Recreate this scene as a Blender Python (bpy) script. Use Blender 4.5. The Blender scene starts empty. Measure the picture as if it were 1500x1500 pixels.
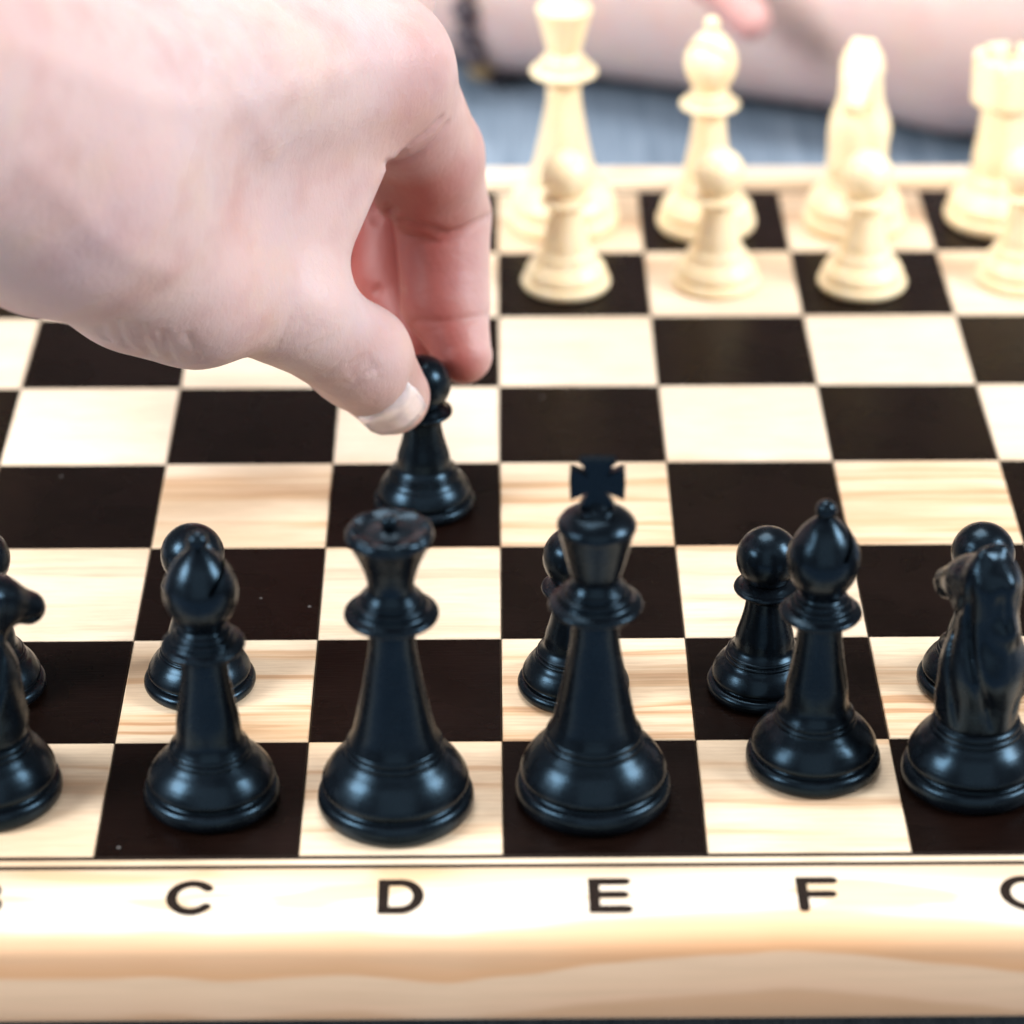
import bpy, bmesh, math, random
import numpy as np
from mathutils import Vector, Matrix

# ------------------------------------------------------------------ scene, camera, light
S = 0.04                      # one board square is 4 cm; all builders below work in squares
scene = bpy.context.scene
cam_data = bpy.data.cameras.new('camera')
cam = bpy.data.objects.new('camera', cam_data)
scene.collection.objects.link(cam)
cam.location = (-0.04036 * S, -12.43497 * S, 8.96004 * S)
cam.rotation_euler = (1.05574, 0.00156, -0.00778)
cam_data.sensor_width = 36.0
cam_data.lens = 4566.95 / 1500 * 36
cam_data.clip_start = 0.02
cam_data.clip_end = 50
cam_data.dof.use_dof = True
cam_data.dof.focus_distance = 16.5 * S
cam_data.dof.aperture_fstop = 9.5
scene.camera = cam

world = bpy.data.worlds.new('World')
scene.world = world
world.use_nodes = True
world.node_tree.nodes['Background'].inputs[0].default_value = (0.94, 0.96, 1.0, 1)
world.node_tree.nodes['Background'].inputs[1].default_value = 0.16

def area(name, loc, target, size, power, color=(1, 1, 1), size_y=None):
    d = bpy.data.lights.new(name, 'AREA')
    d.size = size
    if size_y:
        d.shape = 'RECTANGLE'; d.size_y = size_y
    d.energy = power; d.color = color
    o = bpy.data.objects.new(name, d)
    scene.collection.objects.link(o)
    o.location = loc
    o.rotation_euler = (Vector(target) - Vector(loc)).to_track_quat('-Z', 'Y').to_euler()
    return o
area('softbox_left', (-0.98, -0.28, 0.74), (0, 0.20, 0.02), 0.48, 25, (0.95, 0.98, 1.0))
area('softbox_right', (1.00, -0.10, 0.74), (0, 0.22, 0.02), 0.42, 18.5, (0.95, 0.98, 1.0))
area('softbox_overhead', (-0.10, 0.48, 1.22), (0, 0.24, 0), 0.70, 15.5, (1.0, 0.985, 0.965))

area('fill_behind_camera', (0.10, -1.7, 1.00), (0, 0.1, 0.02), 2.0, 10, (1.0, 0.98, 0.96))  # added front fill lamp, stands for no known window
scene.view_settings.view_transform = 'Standard'
scene.view_settings.look = 'None'
scene.view_settings.exposure = 0.0
scene.view_settings.gamma = 1.0
scene.cycles.max_bounces = 8

# ------------------------------------------------------------------ helpers
COL = scene.collection
def mesh_obj(name, verts, faces, mat, parent=None, smooth=True, loc=None, rotz=0.0):
    me = bpy.data.meshes.new(name)
    v = np.asarray(verts, dtype=np.float64) * S
    me.from_pydata(v.tolist(), [], [list(map(int, f)) for f in faces])
    me.update()
    if smooth:
        me.polygons.foreach_set('use_smooth', [True] * len(me.polygons))
    me.materials.append(mat)
    o = bpy.data.objects.new(name, me)
    COL.objects.link(o)
    if parent: o.parent = parent
    if loc is not None: o.location = Vector(loc) * S
    o.rotation_euler.z = rotz
    return o

def thing(name, label, cat, loc=(0, 0, 0), rotz=0.0, group=None):
    o = bpy.data.objects.new(name, None)
    o.empty_display_size = 0.01
    COL.objects.link(o)
    o.location = Vector(loc) * S
    o.rotation_euler.z = rotz
    o['label'] = label; o['category'] = cat
    if group: o['group'] = group
    return o

def copy_tree(src, label, loc, rotz=0.0):
    r = src.copy(); COL.objects.link(r)
    r.location = Vector(loc) * S; r.rotation_euler.z = rotz
    r['label'] = label
    for ch in list(src.children):
        c = ch.copy(); COL.objects.link(c); c.parent = r
    return r

# ---- node helpers
class NT:
    def __init__(self, name):
        self.m = bpy.data.materials.new(name); self.m.use_nodes = True
        self.t = self.m.node_tree; self.b = self.t.nodes['Principled BSDF']
    def n(self, typ, **kw):
        nd = self.t.nodes.new(typ)
        for k, v in kw.items():
            if k.startswith('i_'): nd.inputs[k[2:].replace('_', ' ')].default_value = v
            else: setattr(nd, k, v)
        return nd
    def l(self, a, b): self.t.links.new(a, b)
    def math(self, op, a, b=None, c=None, clamp=False):
        nd = self.t.nodes.new('ShaderNodeMath'); nd.operation = op; nd.use_clamp = clamp
        for i, x in enumerate((a, b, c)):
            if x is None: continue
            if isinstance(x, (int, float)): nd.inputs[i].default_value = x
            else: self.l(x, nd.inputs[i])
        return nd.outputs[0]
    def mapped(self, src, scale, loc=(0, 0, 0), rot=(0, 0, 0)):
        m = self.t.nodes.new('ShaderNodeMapping'); self.l(src, m.inputs[0])
        m.inputs['Scale'].default_value = scale; m.inputs['Location'].default_value = loc
        m.inputs['Rotation'].default_value = rot
        return m.outputs[0]
    def noise(self, vec, scale, detail=3, rough=0.5, dist=0.0):
        nd = self.t.nodes.new('ShaderNodeTexNoise'); self.l(vec, nd.inputs['Vector'])
        nd.inputs['Scale'].default_value = scale; nd.inputs['Detail'].default_value = detail
        nd.inputs['Roughness'].default_value = rough; nd.inputs['Distortion'].default_value = dist
        return nd.outputs['Fac']
    def ramp(self, fac, stops, interp='LINEAR'):
        nd = self.t.nodes.new('ShaderNodeValToRGB'); self.l(fac, nd.inputs[0])
        cr = nd.color_ramp; cr.interpolation = interp
        while len(cr.elements) < len(stops): cr.elements.new(0.5)
        for e, (p, c) in zip(cr.elements, stops):
            e.position = p; e.color = (c[0], c[1], c[2], 1) if isinstance(c, tuple) else (c, c, c, 1)
        return nd.outputs[0]
    def mix(self, fac, a, b, blend='MIX'):
        nd = self.t.nodes.new('ShaderNodeMix'); nd.data_type = 'RGBA'; nd.blend_type = blend
        for idx, x in ((0, fac), (6, a), (7, b)):
            if isinstance(x, (int, float)): nd.inputs[idx].default_value = x
            elif isinstance(x, tuple): nd.inputs[idx].default_value = (*x, 1)
            else: self.l(x, nd.inputs[idx])
        return nd.outputs[2]
    def bump(self, height, strength, dist, prev=None):
        nd = self.t.nodes.new('ShaderNodeBump'); self.l(height, nd.inputs['Height'])
        nd.inputs['Strength'].default_value = strength; nd.inputs['Distance'].default_value = dist
        if prev is not None: self.l(prev, nd.inputs['Normal'])
        return nd.outputs[0]
    def pos(self): return self.mapped(self.n('ShaderNodeNewGeometry').outputs['Position'], (1 / S, 1 / S, 1 / S))
    def obj(self): return self.mapped(self.n('ShaderNodeTexCoord').outputs['Object'], (1 / S, 1 / S, 1 / S))
    def sep(self, v):
        nd = self.t.nodes.new('ShaderNodeSeparateXYZ'); self.l(v, nd.inputs[0]); return nd.outputs

# ------------------------------------------------------------------ materials
def mat_light_wood():
    k = NT('light_pine_veneer'); p = k.pos(); rnd = k.n('ShaderNodeObjectInfo').outputs['Random']
    wob = k.noise(p, 0.9, 2)
    sx, sy, sz = k.sep(p)
    y2 = k.math('ADD', sy, k.math('MULTIPLY', wob, 0.10))
    y2 = k.math('ADD', y2, k.math('MULTIPLY', rnd, 0.05))
    c = k.n('ShaderNodeCombineXYZ'); k.l(k.math('MULTIPLY', sx, 0.035), c.inputs[0]); k.l(y2, c.inputs[1])
    streak = k.noise(c.outputs[0], 5.6, 3, 0.55)
    c2 = k.n('ShaderNodeCombineXYZ'); k.l(k.math('MULTIPLY', sx, 0.22), c2.inputs[0]); k.l(y2, c2.inputs[1])
    broad = k.noise(c2.outputs[0], 1.7, 2, 0.5, 0.6)
    fine = k.noise(k.mapped(p, (3, 60, 3)), 1.0, 4, 0.7)
    col = k.ramp(streak, [(0.0, (0.84, 0.67, 0.49)), (0.50, (0.83, 0.65, 0.46)), (0.565, (0.70, 0.46, 0.27)), (0.60, (0.52, 0.28, 0.14)), (0.66, (0.78, 0.55, 0.36)), (1, (0.82, 0.62, 0.43))])
    gate = k.math('DIVIDE', k.math('ADD', sy, k.math('MULTIPLY', wob, 0.5)), 8.25)      # veneer strips differ in figure; far rows also painted whiter for their brighter light
    gate = k.ramp(gate, [(0.0, 0.30), (0.13, 0.15), (0.17, 0.0), (0.25, 0.1), (0.29, 0.5), (0.37, 0.45), (0.41, 0.0), (0.49, 0.05), (0.53, 0.85), (0.66, 0.75), (0.80, 0.65), (0.88, 0.3), (1.0, 0.3)])
    col = k.mix(k.ramp(broad, [(0.46, 0.0), (0.66, 0.7)]), col, (0.64, 0.42, 0.24))
    col = k.mix(gate, col, (0.86, 0.74, 0.60))
    col = k.mix(k.ramp(fine, [(0.35, 0.36), (0.6, 0.0)]), col, (0.44, 0.28, 0.15))
    k.l(col, k.b.inputs['Base Color'])
    k.b.inputs['Roughness'].default_value = 0.42
    k.b.inputs['Specular IOR Level'].default_value = 0.4
    k.l(k.bump(fine, 0.12, 0.00008), k.b.inputs['Normal'])
    return k.m
def mat_dark_wood():
    k = NT('dark_stained_veneer'); p = k.pos()
    fine = k.noise(k.mapped(p, (5, 70, 5)), 1.0, 4, 0.65)
    fl = k.noise(p, 2.2, 3)
    col = k.ramp(fine, [(0.3, (0.0028, 0.0012, 0.0009)), (0.7, (0.0080, 0.0040, 0.0028))])
    col = k.mix(k.ramp(fl, [(0.4, 0.0), (0.7, 0.5)]), col, (0.009, 0.0038, 0.0030))
    dust = k.n('ShaderNodeTexVoronoi'); k.l(p, dust.inputs['Vector']); dust.inputs['Scale'].default_value = 3.2
    spot = k.ramp(dust.outputs['Distance'], [(0.0, 1.0), (0.022, 1.0), (0.034, 0.0)])
    pick = k.ramp(k.n('ShaderNodeSeparateColor').outputs[0] if False else k.noise(p, 1.3, 1), [(0.52, 0.0), (0.58, 0.5)])
    col = k.mix(k.math('MULTIPLY', spot, pick), col, (0.30, 0.29, 0.28))
    k.l(col, k.b.inputs['Base Color'])
    k.l(k.ramp(fl, [(0.3, 0.24), (0.7, 0.32)]), k.b.inputs['Roughness'])
    k.b.inputs['Specular IOR Level'].default_value = 0.07
    k.l(k.bump(fine, 0.55, 0.00014), k.b.inputs['Normal'])
    return k.m
def mat_rail():
    k = NT('figured_pine_rail'); p = k.obj(); sx, sy, sz = k.sep(p)
    across = k.math('MULTIPLY', k.math('ADD', sy, sz), -1.0)          # distance out over the rail and down its face
    across = k.math('SUBTRACT', across, 4.0)
    wob = k.math('MULTIPLY', k.math('SUBTRACT', k.noise(k.mapped(p, (0.9, 0.3, 0.3)), 0.9, 2), 0.5), 0.22)
    hump = k.math('SUBTRACT', sx, 1.2)
    hump = k.math('EXPONENT', k.math('MULTIPLY', k.math('MULTIPLY', hump, hump), -1.1))
    a = k.math('ADD', across, k.math('ADD', wob, k.math('MULTIPLY', hump, 0.13)))
    fib = k.noise(k.mapped(p, (1.2, 26, 26)), 1.0, 4, 0.6)
    a = k.math('ADD', a, k.math('MULTIPLY', k.math('SUBTRACT', fib, 0.5), 0.03))
    pale = (0.85, 0.73, 0.60)
    col = k.ramp(a, [(0.0, (0.80, 0.57, 0.38)), (0.22, (0.82, 0.61, 0.43)), (0.30, (0.84, 0.70, 0.55)), (0.50, pale), (0.58, (0.84, 0.69, 0.54)), (0.62, (0.82, 0.53, 0.33)), (0.74, (0.82, 0.49, 0.28)), (0.87, (0.74, 0.39, 0.19)), (0.90, (0.84, 0.57, 0.37)), (1.0, (0.82, 0.54, 0.34))])
    a2 = k.math('SUBTRACT', a, 1.0, clamp=True)
    low = k.ramp(a2, [(0.0, (0.82, 0.54, 0.34)), (0.09, (0.79, 0.50, 0.31)), (0.13, (0.66, 0.38, 0.21)), (0.3, (0.60, 0.34, 0.18))])
    col = k.mix(k.ramp(a2, [(0.0, 0.0), (0.002, 1.0)]), col, low)
    patch = k.noise(k.mapped(p, (0.45, 2.4, 2.4), (3.3, 0, 0)), 1.3, 2, 0.5, 0.5)
    col = k.mix(k.math('MULTIPLY', k.ramp(patch, [(0.53, 0.0), (0.56, 0.65)]), k.ramp(across, [(0.42, 1.0), (0.56, 0.0)])), col, (0.70, 0.48, 0.26))
    col = k.mix(k.ramp(fib, [(0.3, 0.22), (0.58, 0.0)]), col, (0.50, 0.32, 0.18))
    k.l(col, k.b.inputs['Base Color'])
    k.b.inputs['Roughness'].default_value = 0.45
    k.b.inputs['Specular IOR Level'].default_value = 0.35
    k.l(k.bump(fib, 0.10, 0.0001), k.b.inputs['Normal'])
    return k.m
def mat_black_piece():
    k = NT('black_satin_lacquer'); p = k.obj()
    nz = k.noise(p, 7, 4, 0.6); turn = k.noise(k.mapped(p, (2, 2, 60)), 1.0, 4)
    k.l(k.ramp(nz, [(0.3, (0.0020, 0.0027, 0.0040)), (0.7, (0.0035, 0.0048, 0.0070))]), k.b.inputs['Base Color'])
    k.l(k.ramp(nz, [(0.3, 0.21), (0.75, 0.33)]), k.b.inputs['Roughness'])
    k.b.inputs['Specular IOR Level'].default_value = 0.31
    k.b.inputs['Specular Tint'].default_value = (0.38, 0.70, 1.0, 1)
    h = k.math('ADD', k.math('MULTIPLY', turn, 0.5), nz)
    k.l(k.bump(h, 0.25, 0.0003), k.b.inputs['Normal'])
    return k.m
def mat_white_piece():
    k = NT('pale_boxwood'); p = k.obj()
    g = k.noise(k.mapped(p, (9, 9, 1.2)), 1.0, 4, 0.6, 0.3)
    k.l(k.ramp(g, [(0.3, (0.97, 0.75, 0.45)), (0.7, (0.98, 0.83, 0.59))]), k.b.inputs['Base Color'])
    k.b.inputs['Roughness'].default_value = 0.38
    k.b.inputs['Subsurface Weight'].default_value = 0.15
    k.b.inputs['Subsurface Radius'].default_value = (0.004, 0.0025, 0.001)
    k.b.inputs['Subsurface Scale'].default_value = 1.0
    return k.m
def mat_ink(name='burnt_black_ink', c=(0.014, 0.009, 0.007)):
    k = NT(name); p = k.pos()
    n = k.noise(p, 30, 3)
    k.l(k.ramp(n, [(0.3, tuple(x * 0.8 for x in c)), (0.7, tuple(x * 1.5 for x in c))]), k.b.inputs['Base Color'])
    k.b.inputs['Roughness'].default_value = 0.6
    k.b.inputs['Specular IOR Level'].default_value = 0.08
    return k.m
def mat_skin(name, base, pink, blotch, radius=0.006):
    k = NT(name); p = k.obj()
    att = k.n('ShaderNodeAttribute', attribute_name='flush_shade').outputs['Fac']
    n1 = k.noise(p, 0.9, 2, 0.5); n2 = k.noise(p, 3.0, 2, 0.5); n3 = k.noise(k.mapped(p, (1, 1, 1), (5, 2, 9)), 1.9, 2)
    col = k.mix(k.ramp(n1, [(0.38, 0.0), (0.70, 0.5)]), base, blotch)
    col = k.mix(k.ramp(n3, [(0.48, 0.0), (0.72, 0.30)]), col, (base[0] * 0.82, base[1] * 0.90, base[2] * 1.05))
    n4 = k.noise(k.mapped(p, (1, 1, 1), (9, 4, 2)), 2.6, 3, 0.6)
    col = k.mix(k.ramp(n4, [(0.50, 0.0), (0.70, 0.35)]), col, (base[0] * 1.03, base[1] * 0.98, base[2] * 0.80))
    col = k.mix(k.ramp(n2, [(0.48, 0.0), (0.80, 0.26)]), col, pink)
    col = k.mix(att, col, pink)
    k.l(col, k.b.inputs['Base Color'])
    k.b.inputs['Roughness'].default_value = 0.46
    k.b.inputs['Specular IOR Level'].default_value = 0.42
    k.b.inputs['Subsurface Weight'].default_value = 0.35
    k.b.inputs['Subsurface Radius'].default_value = (1.0, 0.35, 0.2)
    k.b.inputs['Subsurface Scale'].default_value = radius
    lines2 = k.noise(k.mapped(p, (30, 30, 9)), 1.0, 4, 0.7)
    pores = k.noise(p, 42, 3, 0.6)
    b = k.bump(pores, 0.35, 0.00028)
    b = k.bump(lines2, 0.45, 0.00035, b)
    b = k.bump(k.noise(k.mapped(p, (5, 14, 5), (0, 0, 0), (0.4, 0.2, 0.9)), 1.0, 4, 0.65), 0.30, 0.0007, b)
    b = k.bump(k.noise(p, 4.5, 4, 0.6), 0.35, 0.0010, b)
    k.l(b, k.b.inputs['Normal'])
    return k.m
def mat_simple(name, c, rough=0.5, spec=0.5, sss=0.0):
    k = NT(name); p = k.obj(); n = k.noise(p, 12, 3)
    k.l(k.ramp(n, [(0.3, tuple(x * 0.9 for x in c)), (0.7, tuple(min(1, x * 1.08) for x in c))]), k.b.inputs['Base Color'])
    k.b.inputs['Roughness'].default_value = rough; k.b.inputs['Specular IOR Level'].default_value = spec
    if sss:
        k.b.inputs['Subsurface Weight'].default_value = sss; k.b.inputs['Subsurface Radius'].default_value = (0.004, 0.002, 0.001)
        k.b.inputs['Subsurface Scale'].default_value = 1.0
    return k.m
def mat_cloth():
    k = NT('blue_grey_woven_cloth'); p = k.pos()
    n = k.noise(k.mapped(p, (7, 0.35, 1)), 1.0, 4, 0.65); m = k.noise(p, 0.8, 3)
    col = k.ramp(n, [(0.35, (0.12, 0.165, 0.22)), (0.65, (0.25, 0.31, 0.385))])
    col = k.mix(k.ramp(m, [(0.4, 0.0), (0.7, 0.4)]), col, (0.16, 0.215, 0.285))
    k.l(col, k.b.inputs['Base Color'])
    k.b.inputs['Roughness'].default_value = 0.9; k.b.inputs['Specular IOR Level'].default_value = 0.2
    w = k.n('ShaderNodeTexWave'); k.l(p, w.inputs['Vector']); w.inputs['Scale'].default_value = 6; w.inputs['Distortion'].default_value = 1.5
    k.l(k.bump(w.outputs['Fac'], 0.5, 0.0006), k.b.inputs['Normal'])
    return k.m

M_LIGHT, M_DARK, M_RAIL = mat_light_wood(), mat_dark_wood(), mat_rail()
M_BLACK, M_WHITE, M_INK = mat_black_piece(), mat_white_piece(), mat_ink()
M_SKIN = mat_skin('pale_hand_skin', (0.65, 0.48, 0.46), (0.36, 0.080, 0.066), (0.66, 0.39, 0.37))  # the pink is skin redness darkened to carry shade on the fingers
M_SKIN2 = mat_skin('forearm_skin', (0.62, 0.47, 0.43), (0.62, 0.25, 0.24), (0.62, 0.41, 0.38))
M_NAIL = mat_simple('thumbnail_keratin', (0.84, 0.69, 0.69), 0.14, 0.9, 0.3)
M_CLOTH = mat_cloth()
M_BEAD = mat_simple('dark_bead', (0.075, 0.055, 0.065), 0.35)
M_BEAD2 = mat_simple('brass_bead', (0.30, 0.20, 0.09), 0.35)
M_CORE = mat_simple('board_core', (0.25, 0.17, 0.10), 0.7)

# ------------------------------------------------------------------ implicit surface tools (bodies, horse heads)
# ---------- sdf toolkit ----------
def rcone(P,a,b,ra,rb,flat=None):
    a=np.asarray(a,np.float32);b=np.asarray(b,np.float32)
    if flat is not None:
        n,f=flat; n=np.asarray(n,np.float32);n=n/np.linalg.norm(n)
        m=(a+b)/2
        q=P-a; q=q+np.outer(q@n,n)*(f-1); 
        bb=b-a; bb=bb+n*(bb@n)*(f-1)
    else: q=P-a;bb=b-a
    L2=float(bb@bb)+1e-9
    h=np.clip((q@bb)/L2,0,1)
    d=q-np.outer(h,bb)
    return np.sqrt((d*d).sum(1))-(ra+(rb-ra)*h)
def smin(a,b,k):
    h=np.clip(.5+.5*(b-a)/k,0,1); return b+(a-b)*h-k*h*(1-h)
def tri(P,a,b,c,r):
    a,b,c=[np.asarray(t,np.float32) for t in (a,b,c)]
    n=np.cross(b-a,c-a);n/=np.linalg.norm(n)
    def seg(p,q):
        w=P-p;e=q-p;h=np.clip(w@e/(e@e),0,1);w=w-np.outer(h,e);return (w*w).sum(1)
    d2=np.minimum(np.minimum(seg(a,b),seg(b,c)),seg(c,a))
    ins=np.ones(len(P),bool)
    for p,q in ((a,b),(b,c),(c,a)): ins&=((P-p)@np.cross(n,q-p))>=0
    pl=((P-a)@n)**2
    return np.sqrt(np.where(ins,pl,d2))-r
def poly(P,pts):
    d=np.full(len(P),1e9,np.float32)
    for p,q in zip(pts[:-1],pts[1:]):
        p=np.asarray(p,np.float32);q=np.asarray(q,np.float32)
        w=P-p;e=q-p;h=np.clip(w@e/(e@e+1e-12),0,1);w=w-np.outer(h,e);d=np.minimum(d,(w*w).sum(1))
    return np.sqrt(d)
def surface(f,lo,hi,h,B=8):
    lo=np.array(lo,float);n=(np.ceil((np.array(hi)-lo)/h/B).astype(int)+1)*B
    nb=n//B
    I=np.stack(np.meshgrid(*[np.arange(k) for k in nb],indexing='ij'),-1).reshape(-1,3)
    cen=(lo+(I+.5)*B*h).astype(np.float32)
    dc=f(cen)
    full=np.repeat(np.repeat(np.repeat(np.sign(dc).reshape(nb).astype(np.float32),B,0),B,1),B,2)
    act=I[np.abs(dc)<B*h*1.0+.03]
    o=np.stack(np.meshgrid(*[np.arange(B)]*3,indexing='ij'),-1).reshape(-1,3)
    for s in range(0,len(act),600):
        idx=(act[s:s+600,None,:]*B+o[None]).reshape(-1,3)
        full[idx[:,0],idx[:,1],idx[:,2]]=f((lo+idx*h).astype(np.float32))
    ins=full<0
    v=np.zeros(full.shape,np.int8)
    c=ins[:-1,:-1,:-1].astype(np.int8)
    cs=np.zeros(c.shape,np.int8)
    for dx in (0,1):
        for dy in (0,1):
            for dz in (0,1): cs+=ins[dx:full.shape[0]-1+dx,dy:full.shape[1]-1+dy,dz:full.shape[2]-1+dz]
    cells=np.argwhere((cs>0)&(cs<8))
    vid=-np.ones(c.shape,np.int32);vid[cells[:,0],cells[:,1],cells[:,2]]=np.arange(len(cells))
    acc=np.zeros((len(cells),3));cnt=np.zeros(len(cells))
    cor=[(a,b,c_) for a in (0,1) for b in (0,1) for c_ in (0,1)]
    for p in cor:
        for ax in range(3):
            if p[ax]==0:
                q=list(p);q[ax]=1
                A=full[tuple((cells+p).T)];Bv=full[tuple((cells+q).T)]
                m=(A<0)!=(Bv<0);t=np.where(m,A/np.where(m,A-Bv,1),0)
                pt=np.array(p)+np.zeros((len(cells),3));pt[:,ax]=t
                acc[m]+=pt[m];cnt[m]+=1
    V=lo+(cells+acc/cnt[:,None])*h
    Q=[]
    for ax in range(3):
        sl=[slice(None)]*3;sl2=[slice(None)]*3;sl[ax]=slice(0,-1);sl2[ax]=slice(1,None)
        E=np.argwhere(ins[tuple(sl)]!=ins[tuple(sl2)])
        b,c_=(ax+1)%3,(ax+2)%3
        ok=(E[:,b]>0)&(E[:,c_]>0)&(E[:,b]<vid.shape[b])&(E[:,c_]<vid.shape[c_]);E=E[ok]
        def g(db,dc_):
            e=E.copy();e[:,b]-=db;e[:,c_]-=dc_;return vid[e[:,0],e[:,1],e[:,2]]
        q=np.stack([g(1,1),g(0,1),g(0,0),g(1,0)],1)
        fl=ins[tuple(E.T)]
        q[fl]=q[fl][:,::-1]
        Q.append(q)
    Q=np.concatenate(Q)
    return V,Q[(Q>=0).all(1)]

# joints of the hand (in squares), skin creases (points, depth, width) and the outline of the thumbnail
W = {
    'fore': (-3.772, -0.900, 4.902),
    'wr': (-2.599, 1.600, 3.295),
    'wr2': (-2.650, 2.400, 3.265),
    'cmc': (-2.123, 1.900, 2.624),
    'tmcp': (-1.602, 2.400, 1.940),
    'tprx': (-1.110, 2.720, 1.635),
    'tip_': (-0.774, 2.980, 1.223),
    'tt': (-0.614, 3.220, 0.856),
    'th': (-1.928, 2.300, 2.000),
    'm2': (-0.635, 3.600, 2.676),
    'pad': (-0.520, 4.080, 1.753),
    'ib': (-0.398, 4.050, 1.968),
    'i_p': (-0.329, 4.280, 1.491),
    'i_d': (-0.315, 4.020, 1.068),
    'i_t': (-0.208, 3.765, 0.839),
    'm3': (-0.770, 4.400, 2.816),
    'm_p': (-0.617, 4.950, 1.490),
    'm_d': (-0.639, 4.600, 0.974),
    'm_t': (-0.493, 4.250, 0.689),
    'm4': (-1.189, 5.000, 2.807),
    'r_p': (-0.964, 5.500, 1.619),
    'r_d': (-1.169, 5.100, 1.202),
    'r_t': (-1.072, 4.700, 1.065),
    'm5': (-1.753, 5.500, 2.676),
    'l_p': (-1.449, 5.900, 1.687),
    'l_d': (-1.607, 5.500, 1.350),
    'l_t': (-1.545, 5.100, 1.204),
    'web': (-1.104, 2.950, 2.154),
}
CREASES = [
    ([(-0.74, 4.564, 1.34), (-0.608, 3.919, 1.629), (-0.51, 3.874, 1.631), (-0.394, 3.897, 1.586), (-0.297, 3.948, 1.524), (-0.199, 3.985, 1.537), (-0.121, 4.054, 1.548), (-0.05, 4.195, 1.519)], 0.032, 0.024),
    ([(-0.597, 4.129, 1.465), (-0.475, 3.974, 1.492), (-0.357, 3.946, 1.469), (-0.259, 3.958, 1.481), (-0.16, 4.016, 1.522)], 0.012, 0.016),
    ([(-0.59, 4.183, 0.876), (-0.459, 3.791, 1.048), (-0.32, 3.73, 1.073), (-0.183, 3.747, 1.077), (-0.065, 3.885, 1.036)], 0.014, 0.02),
    ([(-0.522, 3.893, 0.955), (-0.36, 3.727, 1.027), (-0.202, 3.711, 1.042)], 0.006, 0.014),
    ([(-0.582, 3.488, 2.175), (-0.518, 3.374, 2.28), (-0.442, 3.38, 2.341), (-0.367, 3.411, 2.392), (-0.319, 3.439, 2.436)], 0.03, 0.025),
    ([(-0.61, 3.21, 2.278), (-0.577, 3.543, 2.135), (-0.493, 3.522, 2.164), (-0.409, 3.511, 2.221), (-0.34, 3.516, 2.292), (-0.283, 3.544, 2.361)], 0.035, 0.022),
    ([(-0.761, 4.615, 1.397), (-0.605, 3.863, 1.722)], 0.035, 0.028),
    ([(-0.725, 4.331, 0.984), (-0.559, 3.94, 1.161)], 0.03, 0.025),
    ([(-0.803, 2.621, 1.313), (-0.755, 2.638, 1.341), (-0.694, 2.678, 1.337)], 0.015, 0.019),
    ([(-0.78, 2.647, 1.254), (-0.727, 2.66, 1.293), (-0.665, 2.693, 1.296)], 0.015, 0.019),
    ([(-0.812, 2.6, 1.369), (-0.764, 2.625, 1.385), (-0.711, 2.668, 1.384)], 0.012, 0.018),
    ([(-0.971, 2.44, 1.569), (-0.917, 2.47, 1.582), (-0.864, 2.515, 1.6)], 0.006, 0.022),
    ([(-1.02, 2.44, 1.508), (-0.955, 2.461, 1.53), (-0.897, 2.489, 1.564)], 0.006, 0.022),
    ([(-1.058, 2.392, 1.613), (-1.003, 2.413, 1.643), (-0.949, 2.445, 1.683)], 0.006, 0.022),
    ([(-1.129, 2.372, 1.603), (-1.08, 2.377, 1.661), (-1.032, 2.402, 1.729)], 0.006, 0.022),
    ([(-1.188, 2.368, 1.578), (-1.154, 2.343, 1.662), (-1.108, 2.356, 1.751)], 0.006, 0.022),
    ([(-2.003, 1.649, 2.071), (-2.021, 1.805, 1.941), (-1.997, 1.862, 1.881)], 0.02, 0.018),
    ([(-1.916, 1.625, 2.105), (-1.926, 1.806, 1.924), (-1.907, 1.908, 1.819)], 0.024, 0.02),
    ([(-1.817, 1.718, 2.036), (-1.818, 1.871, 1.856), (-1.802, 1.993, 1.728)], 0.022, 0.02),
    ([(-1.716, 1.811, 1.959), (-1.71, 1.943, 1.781), (-1.7, 2.073, 1.648)], 0.018, 0.018),
    ([(-1.597, 1.887, 1.905), (-1.575, 1.967, 1.78), (-1.563, 2.051, 1.666)], 0.014, 0.016),
    ([(-1.867, 1.665, 2.077), (-1.863, 1.784, 1.95), (-1.849, 1.888, 1.836)], 0.016, 0.016),
    ([(-0.77, 2.94, 0.861), (-0.699, 2.884, 0.903), (-0.591, 2.864, 0.977), (-0.522, 2.882, 1.056), (-0.491, 2.898, 1.137)], 0.014, 0.017),
    ([(-0.861, 2.632, 1.246), (-0.789, 2.659, 1.206), (-0.697, 2.682, 1.21), (-0.633, 2.709, 1.246)], 0.008, 0.012),
    ([(-0.937, 2.575, 1.325), (-0.854, 2.568, 1.402), (-0.78, 2.609, 1.463)], 0.008, 0.014),
    ([(-2.157, 0.746, 3.355), (-2.005, 1.087, 2.983), (-1.907, 1.225, 2.743), (-1.768, 1.371, 2.574), (-1.634, 1.62, 2.377)], -0.012, 0.085),
    ([(-1.954, 1.739, 3.827), (-1.751, 1.855, 3.611), (-1.456, 2.134, 3.362), (-1.273, 2.211, 3.041), (-1.162, 2.434, 2.688)], -0.011, 0.09),
    ([(-2.206, 0.577, 3.997), (-2.011, 1.044, 3.718), (-1.73, 1.487, 3.371), (-1.364, 2.065, 3.064), (-0.985, 2.584, 2.964), (-0.684, 3.008, 2.946)], -0.01, 0.09),
]
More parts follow.
